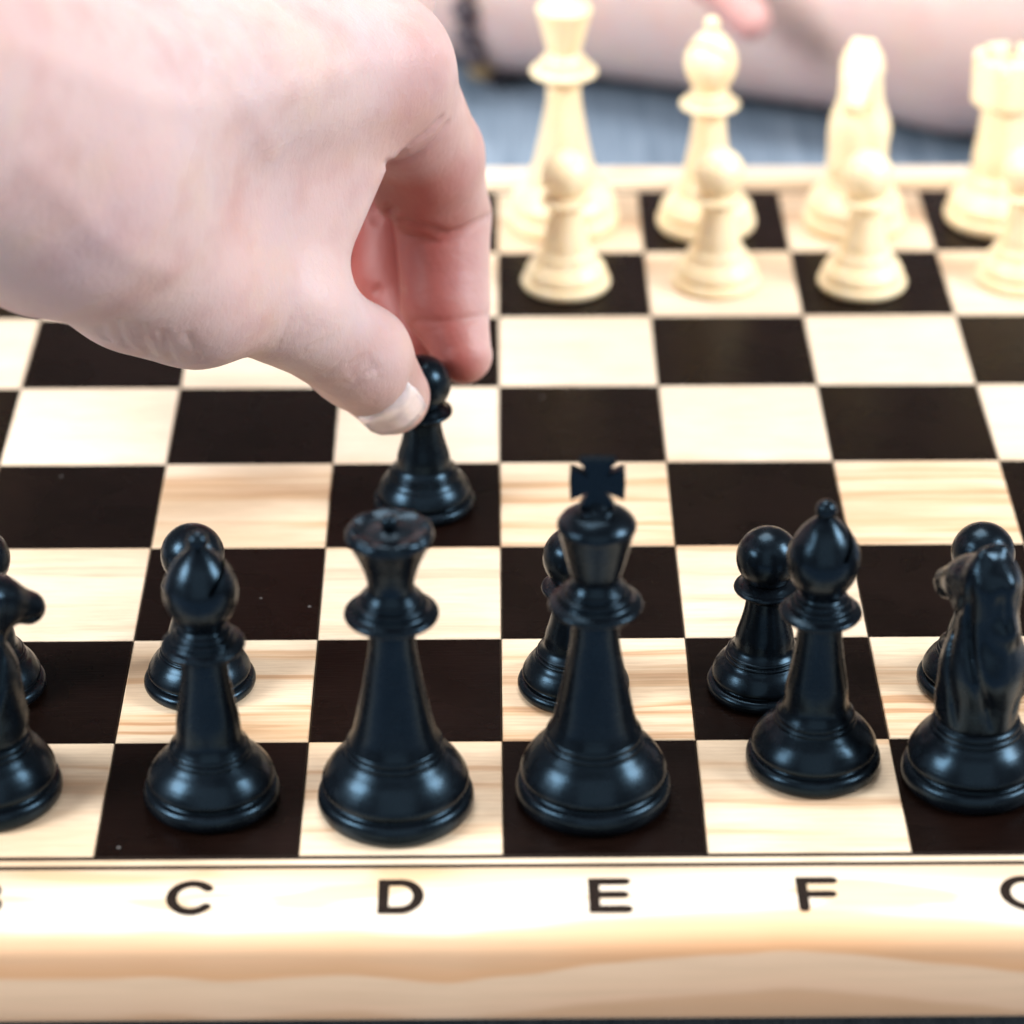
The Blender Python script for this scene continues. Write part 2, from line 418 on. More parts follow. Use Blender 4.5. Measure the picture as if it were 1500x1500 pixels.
NAIL = [
    [(-0.8124, 2.9818, 0.8511), (-0.792, 2.9473, 0.8649), (-0.7506, 2.905, 0.8865), (-0.7102, 2.8833, 0.9034), (-0.6725, 2.8652, 0.9277), (-0.6352, 2.8563, 0.9533), (-0.6019, 2.8559, 0.9769), (-0.574, 2.8611, 0.999), (-0.5498, 2.8685, 1.0224), (-0.5295, 2.8778, 1.0458), (-0.5126, 2.8853, 1.0742), (-0.4996, 2.8941, 1.1028), (-0.491, 2.9033, 1.1214)],
    [(-0.7956, 3.0186, 0.8143), (-0.775, 2.9828, 0.8275), (-0.7345, 2.9402, 0.8484), (-0.6948, 2.9196, 0.8636), (-0.6576, 2.9058, 0.8841), (-0.6206, 2.8995, 0.9065), (-0.5875, 2.9005, 0.9279), (-0.5595, 2.9064, 0.9492), (-0.5353, 2.9146, 0.9722), (-0.5149, 2.9268, 0.994), (-0.4979, 2.9388, 1.0199), (-0.4846, 2.9514, 1.0464), (-0.4758, 2.965, 1.0626)],
    [(-0.7788, 3.0575, 0.7762), (-0.758, 3.0196, 0.7892), (-0.7182, 2.9749, 0.8104), (-0.6793, 2.9548, 0.8243), (-0.6425, 2.942, 0.8426), (-0.6056, 2.9354, 0.8632), (-0.5726, 2.9385, 0.8822), (-0.5447, 2.9443, 0.903), (-0.5204, 2.9526, 0.9259), (-0.4998, 2.9639, 0.9481), (-0.4826, 2.9778, 0.9729), (-0.469, 2.9918, 0.9984), (-0.46, 3.0077, 1.0133)],
    [(-0.7631, 3.1219, 0.7245), (-0.7409, 3.0568, 0.7507), (-0.7019, 3.0096, 0.7723), (-0.6636, 2.9899, 0.7849), (-0.6272, 2.9781, 0.8011), (-0.5906, 2.974, 0.8185), (-0.5577, 2.9761, 0.8365), (-0.5297, 2.9817, 0.8569), (-0.5053, 2.9898, 0.8799), (-0.4846, 3.0013, 0.902), (-0.4672, 3.016, 0.926), (-0.4533, 3.0316, 0.9506), (-0.4441, 3.0489, 0.9646)],
    [(-0.744, 3.1143, 0.7108), (-0.7235, 3.089, 0.7146), (-0.6856, 3.0461, 0.7332), (-0.6479, 3.0267, 0.7445), (-0.6119, 3.0145, 0.7592), (-0.5754, 3.0115, 0.7741), (-0.5426, 3.014, 0.7905), (-0.5147, 3.0193, 0.8105), (-0.4902, 3.0271, 0.8336), (-0.4693, 3.0388, 0.8556), (-0.4516, 3.0544, 0.879), (-0.4375, 3.0728, 0.9018), (-0.428, 3.0916, 0.9149)],
    [(-0.7189, 3.0838, 0.716), (-0.7001, 3.0805, 0.7072), (-0.6688, 3.0744, 0.6983), (-0.6319, 3.0567, 0.7076), (-0.5963, 3.0463, 0.7197), (-0.56, 3.0445, 0.732), (-0.5273, 3.0488, 0.746), (-0.4994, 3.0528, 0.7662), (-0.4749, 3.0609, 0.7891), (-0.4539, 3.0744, 0.81), (-0.4359, 3.09, 0.8332), (-0.4214, 3.1102, 0.8549), (-0.4118, 3.1299, 0.8673)],
]

# ------------------------------------------------------------------ table cloth (the ground of the picture)
tz = -0.86
def cloth_grid():
    nx, ny = 90, 90
    xs = np.linspace(-22, 22, nx); ys = np.linspace(-16, 26, ny)
    V = [(x, y, tz - 0.004 + 0.004 * math.sin(x * 1.3 + 0.4 * y) * (1 if (abs(x) > 5 or y < -1.2 or y > 9.3) else 0)) for y in ys for x in xs]
    F = [(j * nx + i, j * nx + i + 1, (j + 1) * nx + i + 1, (j + 1) * nx + i) for j in range(ny - 1) for i in range(nx - 1)]
    return V, F
V, F = cloth_grid()
table = mesh_obj('tablecloth', V, F, M_CLOTH)
table['kind'] = 'structure'

# ------------------------------------------------------------------ the board
board = thing('chess_board', 'wooden chess board with dark and pale squares and lettered pine frame on the cloth', 'chess board', (0, 4, 0))
def tile_mesh():
    h, b, t = 0.4975, 0.006, 0.08
    V = [(-h + b, -h + b, 0), (h - b, -h + b, 0), (h - b, h - b, 0), (-h + b, h - b, 0),
         (-h, -h, -b), (h, -h, -b), (h, h, -b), (-h, h, -b), (-h, -h, -t), (h, -h, -t), (h, h, -t), (-h, h, -t)]
    F = [(0, 1, 2, 3)] + [(i + 4, (i + 1) % 4 + 4, (i + 1) % 4, i) for i in range(4)] + [(i + 8, (i + 1) % 4 + 8, (i + 1) % 4 + 4, i + 4) for i in range(4)] + [(11, 10, 9, 8)]
    return V, F
V, F = tile_mesh()
protos = {}
rs = random.Random(4)
for r in range(8):
    for c in range(8):
        kind = 'dark_square' if (r + c) % 2 == 0 else 'light_square'
        loc = (c - 3.5, r - 3.5, rs.uniform(-0.0015, 0.0015))
        if kind not in protos:
            protos[kind] = mesh_obj(kind, V, F, M_DARK if kind == 'dark_square' else M_LIGHT, board, False, loc)
        else:
            o = protos[kind].copy(); COL.objects.link(o); o.parent = board; o.location = Vector(loc) * S
def ring(name, a, b, top, bot, mat):
    P = []
    for rr in (a, b):
        for z in (top, bot):
            P += [(-rr, -rr, z), (rr, -rr, z), (rr, rr, z), (-rr, rr, z)]
    F = []
    for i in range(4):
        j = (i + 1) % 4
        F += [(8 + i, 8 + j, j, i), (12 + i, 12 + j, 8 + j, 8 + i), (i, j, 4 + j, 4 + i), (4 + i, 4 + j, 12 + j, 12 + i)]
    return mesh_obj(name, P, F, mat, board, False)
ring('border_line', 4.001, 4.032, -0.001, -0.08, M_INK)
ring('border_strip', 4.034, 4.077, 0.0, -0.08, M_LIGHT)
ring('border_line', 4.079, 4.106, -0.001, -0.08, M_INK)
# frame rails with a rounded outer edge
prof = [(0.107, -0.3), (0.107, -0.004), (0.111, 0.0), (0.25, 0), (0.42, 0)]
for i in range(1, 13):
    a = math.pi / 2 * i / 12
    prof.append((0.42 + 0.18 * math.sin(a), -0.17 * (1 - math.cos(a))))
prof += [(0.60, -0.30), (0.60, -0.52)]
for i in range(1, 5):
    a = math.pi / 2 * i / 4
    prof.append((0.60 - 0.04 * (1 - math.cos(a)), -0.52 - 0.04 * math.sin(a)))
prof += [(0.35, -0.56), (0.30, -0.50)]
def rail_mesh():
    n = len(prof); V = []; NX = 24
    for k in range(NX + 1):
        t = -1 + 2 * k / NX
        for o, z in prof: V.append((t * (4 + o), -(4 + o), z))
    F = [(k * n + i, (k + 1) * n + i, (k + 1) * n + i + 1, k * n + i + 1) for k in range(NX) for i in range(n - 1)]
    F = [f[::-1] for f in F]
    return V, F
V, F = rail_mesh()
rail = mesh_obj('frame_rail', V, F, M_RAIL, board)
for q in (1, 2, 3):
    o = rail.copy(); COL.objects.link(o); o.parent = board; o.rotation_euler.z = q * math.pi / 2
def box(x0, x1, y0, y1, z0, z1):
    V = [(x0, y0, z0), (x1, y0, z0), (x1, y1, z0), (x0, y1, z0), (x0, y0, z1), (x1, y0, z1), (x1, y1, z1), (x0, y1, z1)]
    return V, [(3, 2, 1, 0), (4, 5, 6, 7), (0, 1, 5, 4), (1, 2, 6, 5), (2, 3, 7, 6), (3, 0, 4, 7)]
V, F = box(-4.104, 4.104, -4.104, 4.104, -0.30, -0.083); mesh_obj('core_panel', V, F, M_CORE, board, False)
V, F = box(-4.15, 4.15, -4.15, 4.15, -0.64, -0.302); mesh_obj('base_panel', V, F, M_CORE, board, False)
for sx in (-1, 1):
    for sy in (-1, 1):
        V, F = box(sx * 3.9 - 0.2, sx * 3.9 + 0.2, sy * 3.9 - 0.2, sy * 3.9 + 0.2, tz + 0.003, -0.639); mesh_obj('foot', V, F, M_CORE, board, False)

# letters printed on the near rail: strokes as flat ribbons with round ends
def stroke(pts, w):
    V, F = [], []
    pts = [Vector((p[0], p[1])) for p in pts]
    L, R = [], []
    for i, p in enumerate(pts):
        d = (pts[min(i + 1, len(pts) - 1)] - pts[max(i - 1, 0)]).normalized()
        if 0 < i < len(pts) - 1:
            d1 = (p - pts[i - 1]).normalized(); d2 = (pts[i + 1] - p).normalized()
            d = (d1 + d2).normalized()
            k = min(1.45, 1 / max(0.3, math.sqrt((1 + d1.dot(d2)) / 2)))
        else: k = 1
        nrm = Vector((-d.y, d.x)) * (w / 2) * k
        L.append(p + nrm); R.append(p - nrm)
    out = list(L)
    d = (pts[-1] - pts[-2]).normalized(); a0 = math.atan2(d.y, d.x)
    out += [pts[-1] + Vector((math.cos(a0 + t), math.sin(a0 + t))) * w / 2 for t in (math.pi / 3, math.pi / 6, 0, -math.pi / 6, -math.pi / 3)]
    out += R[::-1]
    d = (pts[0] - pts[1]).normalized(); a0 = math.atan2(d.y, d.x)
    out += [pts[0] + Vector((math.cos(a0 + t), math.sin(a0 + t))) * w / 2 for t in (math.pi / 3, math.pi / 6, 0, -math.pi / 6, -math.pi / 3)]
    return out
def arc(cx, cy, rx, ry, a0, a1, n=18):
    return [(cx + rx * math.cos(math.radians(a0 + (a1 - a0) * i / n)), cy + ry * math.sin(math.radians(a0 + (a1 - a0) * i / n))) for i in range(n + 1)]
H, Wd = 0.205, 0.075     # half heights are H/2
GL = {
 'A': [[(-.085, -.1), (0, .1), (.085, -.1)], [(-.05, -.035), (.05, -.035)]],
 'B': [[(.0, .1), (-.07, .1), (-.07, -.1), (.01, -.1)] , arc(.0, .052, .055, .048, 90, -90, 10), arc(.01, -.05, .062, .05, 90, -90, 10), [(-.07, .004), (.0, .004)]],
 'C': [arc(0, 0, .095, .102, 40, 320, 26)],
 'D': [[(-.0, .1), (-.08, .1), (-.08, -.1), (-.0, -.1)], arc(-.0, 0, .085, .1, 90, -90, 18)],
 'E': [[(.078, .1), (-.07, .1), (-.07, -.1), (.083, -.1)], [(-.07, .003), (.068, .003)]],
 'F': [[(.078, .1), (-.07, .1), (-.07, -.1)], [(-.07, -.002), (.066, -.002)]],
 'G': [arc(0, 0, .097, .102, 40, 350, 26) + [(.092, .0), (.02, .0)]],
 'H': [[(-.075, .1), (-.075, -.1)], [(.075, .1), (.075, -.1)], [(-.075, 0), (.075, 0)]],
}
for i, ch in enumerate('ABCDEFGH'):
    V, F = [], []
    for si, st in enumerate(GL[ch]):
        out = stroke([(x * 1.02, y * 1.08) for x, y in st], 0.054)
        b = len(V); z = 0.0011 + si * 0.0006
        V += [(p.x, p.y, z) for p in out] + [(p.x, p.y, -0.002) for p in out]
        n = len(out)
        F += [tuple(b + q for q in range(n))[::-1]] + [(b + q, b + (q + 1) % n, b + n + (q + 1) % n, b + n + q) for q in range(n)]
    mesh_obj('letter', V, F, M_INK, board, False, (i - 3.5 + 0.005, -4.338, 0))

# ------------------------------------------------------------------ lathe turned chess pieces
def bead(r, z, h, d=0.02, n=6):
    return [(r - d + d * math.sin(math.pi * i / n), z - h * math.cos(math.pi * i / n)) for i in range(n + 1)]
def lathe(name, prof, mat, parent, N=72, scallop=0, amp=0.0, zlo=0.0):
    V, F, rows = [], [], []
    for r, z in prof:
        if r < 1e-4:
            rows.append([len(V)]); V.append((0, 0, z)); continue
        row = []
        for i in range(N):
            a = 2 * math.pi * i / N
            q = amp * (abs(math.sin(scallop * a / 2)) - 1) if (scallop and z > zlo and r > 0.15) else 0.0
            row.append(len(V)); V.append((r * math.cos(a), r * math.sin(a), z + q))
        rows.append(row)
    for A, B in zip(rows[:-1], rows[1:]):
        if len(A) == 1 and len(B) > 1: F += [(A[0], B[(i + 1) % N], B[i]) for i in range(N)]
        elif len(B) == 1 and len(A) > 1: F += [(A[i], A[(i + 1) % N], B[0]) for i in range(N)]
        elif len(A) > 1: F += [(A[i], A[(i + 1) % N], B[(i + 1) % N], B[i]) for i in range(N)]
    return mesh_obj(name, V, F, mat, parent)
def smooth_curve(pts, n=5):
    out = []
    for i in range(len(pts) - 1):
        P = [np.array(pts[max(i - 1, 0)]), np.array(pts[i]), np.array(pts[i + 1]), np.array(pts[min(i + 2, len(pts) - 1)])]
        for k in range(n):
            a = k / n
            q = .5 * ((2 * P[1]) + (-P[0] + P[2]) * a + (2 * P[0] - 5 * P[1] + 4 * P[2] - P[3]) * a * a + (-P[0] + 3 * P[1] - 3 * P[2] + P[3]) * a ** 3)
            out.append((float(q[0]), float(q[1])))
    out.append(tuple(pts[-1])); return out
def sphere_prof(r, zc, a0, a1=90, n=22):
    return [(max(0.0, r * math.cos(math.radians(a0 + (a1 - a0) * i / n))), zc + r * math.sin(math.radians(a0 + (a1 - a0) * i / n))) for i in range(n + 1)]
def base_prof(R, k, neck):
    # foot disc, groove, bell and two turned rings; neck = radius at the rings
    p = [(0, 0), (R - 0.032, 0)] + bead(R, 0.038 * k, 0.037 * k, 0.034, 9)
    p += [(R - 0.052, 0.077 * k), (R - 0.050, 0.081 * k)]
    p += smooth_curve([(R - 0.042, 0.083 * k), (R - 0.028, 0.096 * k), (R - 0.027, 0.115 * k), (R - 0.027 - 0.22 * (R - 0.027 - neck), 0.146 * k), (R - 0.027 - 0.50 * (R - 0.027 - neck), 0.174 * k), (R - 0.027 - 0.78 * (R - 0.027 - neck), 0.194 * k), (neck + 0.006, 0.206 * k)], 4)
    p += bead(neck + 0.004, 0.217 * k, 0.009 * k, 0.010, 5) + bead(neck - 0.005, 0.238 * k, 0.010 * k, 0.010, 5)
    return p
def stem_prof(k, neck, rt, zt):
    z0 = 0.249 * k; h = zt - z0
    return smooth_curve([(neck - 0.016, z0), (neck - 0.040, z0 + h * 0.10), (neck - (neck - rt) * 0.52, z0 + h * 0.30), (neck - (neck - rt) * 0.76, z0 + h * 0.55), (rt + 0.006, z0 + h * 0.80), (rt, zt)], 5)
def boolean_cut(o, boxes):
    for V, F, mw in boxes:
        me = bpy.data.meshes.new('cutter'); me.from_pydata([tuple(mw @ Vector(v) * S) for v in V], [], F); me.update()
        bm = bmesh.new(); bm.from_mesh(me); bmesh.ops.recalc_face_normals(bm, faces=bm.faces); bm.to_mesh(me); bm.free()
        c = bpy.data.objects.new('cutter', me); COL.objects.link(c)
        m = o.modifiers.new('cut', 'BOOLEAN'); m.operation = 'DIFFERENCE'; m.object = c; m.solver = 'EXACT'
        par = o.parent; o.parent = None
        bpy.context.view_layer.update()
        dg = bpy.context.evaluated_depsgraph_get()
        new = bpy.data.meshes.new_from_object(o.evaluated_get(dg))
        o.modifiers.clear(); o.data = new; o.parent = par
        bpy.data.objects.remove(c)
    bm = bmesh.new(); bm.from_mesh(o.data)
    for e in bm.edges:
        if len(e.link_faces) == 2 and e.calc_face_angle(0) > 0.6: e.smooth = False
    bm.to_mesh(o.data); bm.free()

def pawn(mat, label, group):
    t = thing('pawn', label, 'chess pawn', group=group)
    lathe('base', base_prof(0.297, 1.0, 0.200), mat, t)
    lathe('stem', stem_prof(1.0, 0.200, 0.105, 0.565), mat, t)
    lathe('collar', [(0.105, 0.565), (0.125, 0.590), (0.150, 0.603)] + bead(0.173, 0.622, 0.013, 0.014) + smooth_curve([(0.150, 0.637), (0.122, 0.655), (0.100, 0.664)], 3), mat, t)
    lathe('head', sphere_prof(0.166, 0.800, -54), mat, t)
    return t
def bishop(mat, label, group):
    t = thing('bishop', label, 'chess bishop', group=group)
    lathe('base', base_prof(0.343, 1.33, 0.205), mat, t)
    lathe('stem', stem_prof(1.33, 0.205, 0.110, 0.845), mat, t)
    lathe('collar', [(0.110, 0.845), (0.140, 0.872), (0.180, 0.890)] + bead(0.205, 0.912, 0.016, 0.018) + [(0.175, 0.938)] + bead(0.158, 0.955, 0.014, 0.016) + bead(0.138, 0.985, 0.014, 0.014) + [(0.108, 1.008), (0.105, 1.02)], mat, t)
    h = lathe('head', smooth_curve([(0.105, 1.02), (0.130, 1.06), (0.163, 1.12), (0.181, 1.19), (0.176, 1.26), (0.146, 1.33), (0.103, 1.39), (0.062, 1.430), (0.038, 1.448)], 5) + [(0, 1.448)], mat, t)
    V, F = box(0.02, 0.3, -0.3, 0.3, -0.011, 0.011)
    lathe('finial', [(0.036, 1.444)] + sphere_prof(0.054, 1.487, -48), mat, t)
    return t, h
def cut_mitre(h, ang):
    V, F = box(0.045, 0.4, -0.35, 0.35, -0.012, 0.012)
    mw = Matrix.Rotation(ang, 4, 'Z') @ Matrix.Translation((0, 0, 1.24)) @ Matrix.Rotation(math.radians(-48), 4, 'Y')
    boolean_cut(h, [(V, F, mw)])
def tall_collar():
    return [(0.112, 1.045), (0.145, 1.078), (0.195, 1.100)] + bead(0.231, 1.128, 0.019, 0.020) + [(0.200, 1.158)] + bead(0.178, 1.180, 0.016, 0.018) + bead(0.153, 1.215, 0.016, 0.016) + smooth_curve([(0.134, 1.236), (0.118, 1.26), (0.112, 1.275)], 2)
def queen(mat, label):
    t = thing('queen', label, 'chess queen')
    lathe('base', base_prof(0.391, 1.62, 0.245), mat, t)
    lathe('stem', stem_prof(1.62, 0.245, 0.112, 1.045), mat, t)
    lathe('collar', tall_collar(), mat, t)
    lathe('crown', smooth_curve([(0.112, 1.275), (0.118, 1.33), (0.146, 1.42), (0.192, 1.52), (0.211, 1.550), (0.213, 1.568), (0.206, 1.590), (0.188, 1.604), (0.160, 1.600), (0.120, 1.586), (0.075, 1.590), (0.040, 1.600)], 4) + [(0, 1.602)], mat, t, 144, 9, 0.008, 1.57)
    lathe('finial', [(0.028, 1.596)] + sphere_prof(0.042, 1.630, -48), mat, t)
    return t
def king(mat, label):
    t = thing('king', label, 'chess king')
    lathe('base', base_prof(0.391, 1.62, 0.245), mat, t)
    lathe('stem', stem_prof(1.62, 0.245, 0.114, 1.045), mat, t)
    lathe('collar', tall_collar(), mat, t)
    lathe('crown', smooth_curve([(0.112, 1.275), (0.127, 1.315), (0.154, 1.42), (0.186, 1.548)], 4)[:-1] + smooth_curve([(0.186, 1.548), (0.191, 1.562), (0.188, 1.580), (0.168, 1.606), (0.130, 1.632), (0.095, 1.646)], 4) + bead(0.088, 1.656, 0.010, 0.012) + [(0.055, 1.672), (0.045, 1.69), (0, 1.695)], mat, t)
    # cross pattee: four flaring arms
    c, a, f, g = 1.802, 0.129, 0.112, 0.044
    pts = []
    for q in range(4):
        an = q * math.pi / 2
        for x, y in ((g, g * 1.0), (a * 0.62, g * 1.45), (a, f * 0.78), (a + 0.004, 0), (a, -f * 0.78), (a * 0.62, -g * 1.45)):
            pts.append((x * math.cos(an) + y * math.sin(an), -x * math.sin(an) + y * math.cos(an)))
    n = len(pts); d = 0.030; b = 0.008
    V = [(x * 0.93, -d, c + z * 0.93) for x, z in pts] + [(x, -d + b, c + z) for x, z in pts] + [(x, d - b, c + z) for x, z in pts] + [(x * 0.93, d, c + z * 0.93) for x, z in pts]
    V += [(0, -d, c), (0, d, c)]
    F = [(i, (i + 1) % n, 4 * n) for i in range(n)] + [(3 * n + (i + 1) % n, 3 * n + i, 4 * n + 1) for i in range(n)]
    for L in range(3): F += [(L * n + i, (L + 1) * n + i, (L + 1) * n + (i + 1) % n, L * n + (i + 1) % n) for i in range(n)]
    o = mesh_obj('cross', V, F, mat, t, False)
    bm = bmesh.new(); bm.from_mesh(o.data); bmesh.ops.recalc_face_normals(bm, faces=bm.faces); bm.to_mesh(o.data); bm.free()
    return t
def rook(mat, label):
    t = thing('rook', label, 'chess rook')
    lathe('base', base_prof(0.370, 1.35, 0.240), mat, t)
    lathe('stem', stem_prof(1.35, 0.240, 0.165, 0.830), mat, t)
    h = lathe('turret', [(0.0, 0.835), (0.165, 0.830), (0.170, 0.850), (0.205, 0.868), (0.236, 0.890), (0.243, 0.905), (0.240, 0.93), (0.243, 1.215), (0.238, 1.222), (0.178, 1.222), (0.170, 1.215), (0.165, 1.10), (0.0, 1.10)], mat, t)
    cuts = []
    V, F = box(-0.4, 0.4, -0.032, 0.032, 1.13, 1.4)
    for a in (0, 60, 120): cuts.append((V, F, Matrix.Rotation(math.radians(a + 15), 4, 'Z')))
    boolean_cut(h, cuts)
    return t
def knight_sdf(P):
    c = rcone(P, (0.0, 0, 0.42), (-0.03, 0, 0.70), 0.205, 0.20)
    c = smin(c, rcone(P, (-0.03, 0, 0.70), (-0.02, 0, 1.02), 0.195, 0.145), 0.08)
    c = smin(c, rcone(P, (0.04, 0, 0.50), (0.03, 0, 0.72), 0.17, 0.14), 0.08)
    hd = rcone(P, (-0.02, 0, 1.16), (0.13, 0, 1.10), 0.155, 0.125)
    hd = smin(hd, rcone(P, (0.10, 0, 1.12), (0.29, 0, 1.005), 0.115, 0.085), 0.05)
    hd = smin(hd, rcone(P, (0.03, 0, 1.02), (0.10, 0, 1.02), 0.115, 0.10), 0.05)
    c = smin(c, hd, 0.07)
    mane = rcone(P, (0.0, 0, 1.31), (-0.13, 0, 1.20), 0.045, 0.05)
    mane = smin(mane, rcone(P, (-0.13, 0, 1.20), (-0.17, 0, 0.96), 0.05, 0.055), 0.05)
    mane = smin(mane, rcone(P, (-0.17, 0, 0.96), (-0.13, 0, 0.40), 0.06, 0.07), 0.06)
    c = smin(c, mane, 0.045)
    for s in (-1, 1):
        c = smin(c, rcone(P, (-0.01, s * 0.06, 1.26), (-0.015, s * 0.055, 1.325), 0.05, 0.034), 0.05)
        c = smin(c, rcone(P, (0.13, s * 0.085, 1.15), (0.10, s * 0.095, 1.165), 0.028, 0.028), 0.02)
        c += 0.016 * np.exp(-(poly(P, [(0.30, s * 0.05, 1.015), (0.315, s * 0.04, 1.01)]) / 0.018) ** 2)
        c += 0.016 * np.exp(-(poly(P, [(0.08, s * 0.12, 0.97), (0.02, s * 0.14, 1.02), (0.0, s * 0.14, 1.10)]) / 0.017) ** 2)
    # strands of the mane, combed down and forward round the neck
    ph = np.abs(np.arctan2(P[:, 1], 0.10 - P[:, 0]))
    z = P[:, 2]
    m = np.clip((0.06 - P[:, 0] + 0.05 * np.sin(z * 9)) / 0.09, 0, 1) * np.clip((z - 0.40) / 0.15, 0, 1) * np.clip((1.26 - z) / 0.12, 0, 1)
    w_ = 1 - np.abs(np.sin(ph * 5.0 - z * 3.2 + 0.5 * np.sin(z * 5.0)))
    c += 0.034 * m * w_ ** 2 * np.clip(ph / 0.25, 0.3, 1)
    c += 0.02 * np.exp(-(poly(P, [(0.36, -0.08, 0.975), (0.22, -0.08, 0.99)]) / 0.014) ** 2) + 0.02 * np.exp(-(poly(P, [(0.36, 0.08, 0.975), (0.22, 0.08, 0.99)]) / 0.014) ** 2)
    return np.maximum(c, 0.385 - P[:, 2])
def sdf_mesh(f, lo, hi, h):
    V, Q = surface(f, lo, hi, h)
    for _ in range(2):
        P = V.astype(np.float32); d = f(P); g = np.zeros_like(V); e = h * 0.5
        for a in range(3):
            o = np.zeros(3, np.float32); o[a] = e
            g[:, a] = (f(P + o) - f(P - o)) / (2 * e)
        g /= np.maximum((g * g).sum(1), 0.2)[:, None]
        V = V - np.clip(d[:, None] * g, -h, h)
    return V, Q
KV, KQ = sdf_mesh(knight_sdf, (-0.42, -0.36, 0.33), (0.5, 0.36, 1.5), 0.0125)
def knight(mat, label, head_me=None):
    t = thing('knight', label, 'chess knight')
    lathe('base', base_prof(0.359, 1.50, 0.226) + [(0.20, 0.385), (0, 0.386)], mat, t)
    mesh_obj('horse_head', KV, KQ, mat, t)
    return t

G_BP, G_WP = 'black pawns on their starting rank', 'pale pawns on their starting rank'
bp = pawn(M_BLACK, 'black pawn behind the black bishop that stands above the letter C', G_BP)
bp.location = Vector((-1.602, 1.55, 0)) * S
for loc, lab in (((-2.71, 1.52, 0), 'black pawn cut by the left edge, behind the black knight'),
                 ((0.38, 1.50, 0), 'black pawn half hidden behind the left side of the black king'),
                 ((1.382, 1.491, 0), 'black pawn behind the left side of the black bishop above the letter F'),
                 ((2.50, 1.52, 0), 'black pawn behind the black knight at the right edge')):
    copy_tree(bp, lab, loc)
held = pawn(M_BLACK, 'black pawn advanced two squares, its head pinched between thumb and forefinger', None)
held.location = Vector((-0.444, 3.485, 0)) * S
if 'group' in held: del held['group']
q = queen(M_BLACK, 'black queen with scalloped crown standing above the letter D'); q.location = Vector((-0.534, 0.42, 0)) * S
k_ = king(M_BLACK, 'black king topped by a cross standing above the letter E'); k_.location = Vector((0.454, 0.498, 0)) * S
b1, h1 = bishop(M_BLACK, 'black bishop above the letter F, between the king and the right knight', 'black bishops'); cut_mitre(h1, math.radians(20)); b1.location = Vector((1.582, 0.771, 0)) * S
copy_tree(b1, 'black bishop above the letter C, left of the queen', (-1.458, 0.499, 0), math.radians(-10))
n1 = knight(M_BLACK, 'black knight at the right edge, mane turned to the viewer and muzzle pointing left'); n1.location = Vector((2.375, 0.632, 0)) * S; n1.rotation_euler.z = math.radians(119)
n1['group'] = 'black knights'
copy_tree(n1, 'black knight cut by the left edge, muzzle pointing right', (-2.57, 0.53, 0), math.radians(34))

wk = king(M_WHITE, 'pale wooden king at the far side, its crown cut by the top edge'); wk.location = Vector((0.454, 7.49, 0)) * S
wb, h2 = bishop(M_WHITE, 'pale wooden bishop at the far side between the pale king and knight', None); cut_mitre(h2, math.radians(-120)); wb.location = Vector((1.449, 7.42, 0)) * S
if 'group' in wb: del wb['group']
wn = knight(M_WHITE, 'pale wooden knight at the far side facing the viewer'); wn.location = Vector((2.48, 7.45, 0)) * S; wn.rotation_euler.z = math.radians(-105)
wr = rook(M_WHITE, 'pale wooden rook with crenellated top at the far right'); wr.location = Vector((3.488, 7.51, 0)) * S
wp = pawn(M_WHITE, 'pale wooden pawn in front of the pale king', G_WP); wp.location = Vector((0.453, 6.474, 0)) * S
for loc, lab in (((1.46, 6.50, 0), 'pale wooden pawn in front of the pale bishop'),
                 ((2.433, 6.452, 0), 'pale wooden pawn in front of the pale knight'),
                 ((3.50, 6.52, 0), 'pale wooden pawn in front of the pale rook, cut by the right edge'),
                 ((-3.49, 6.5, 0), 'pale wooden pawn barely showing under the wrist at the left edge')):
    copy_tree(wp, lab, loc)

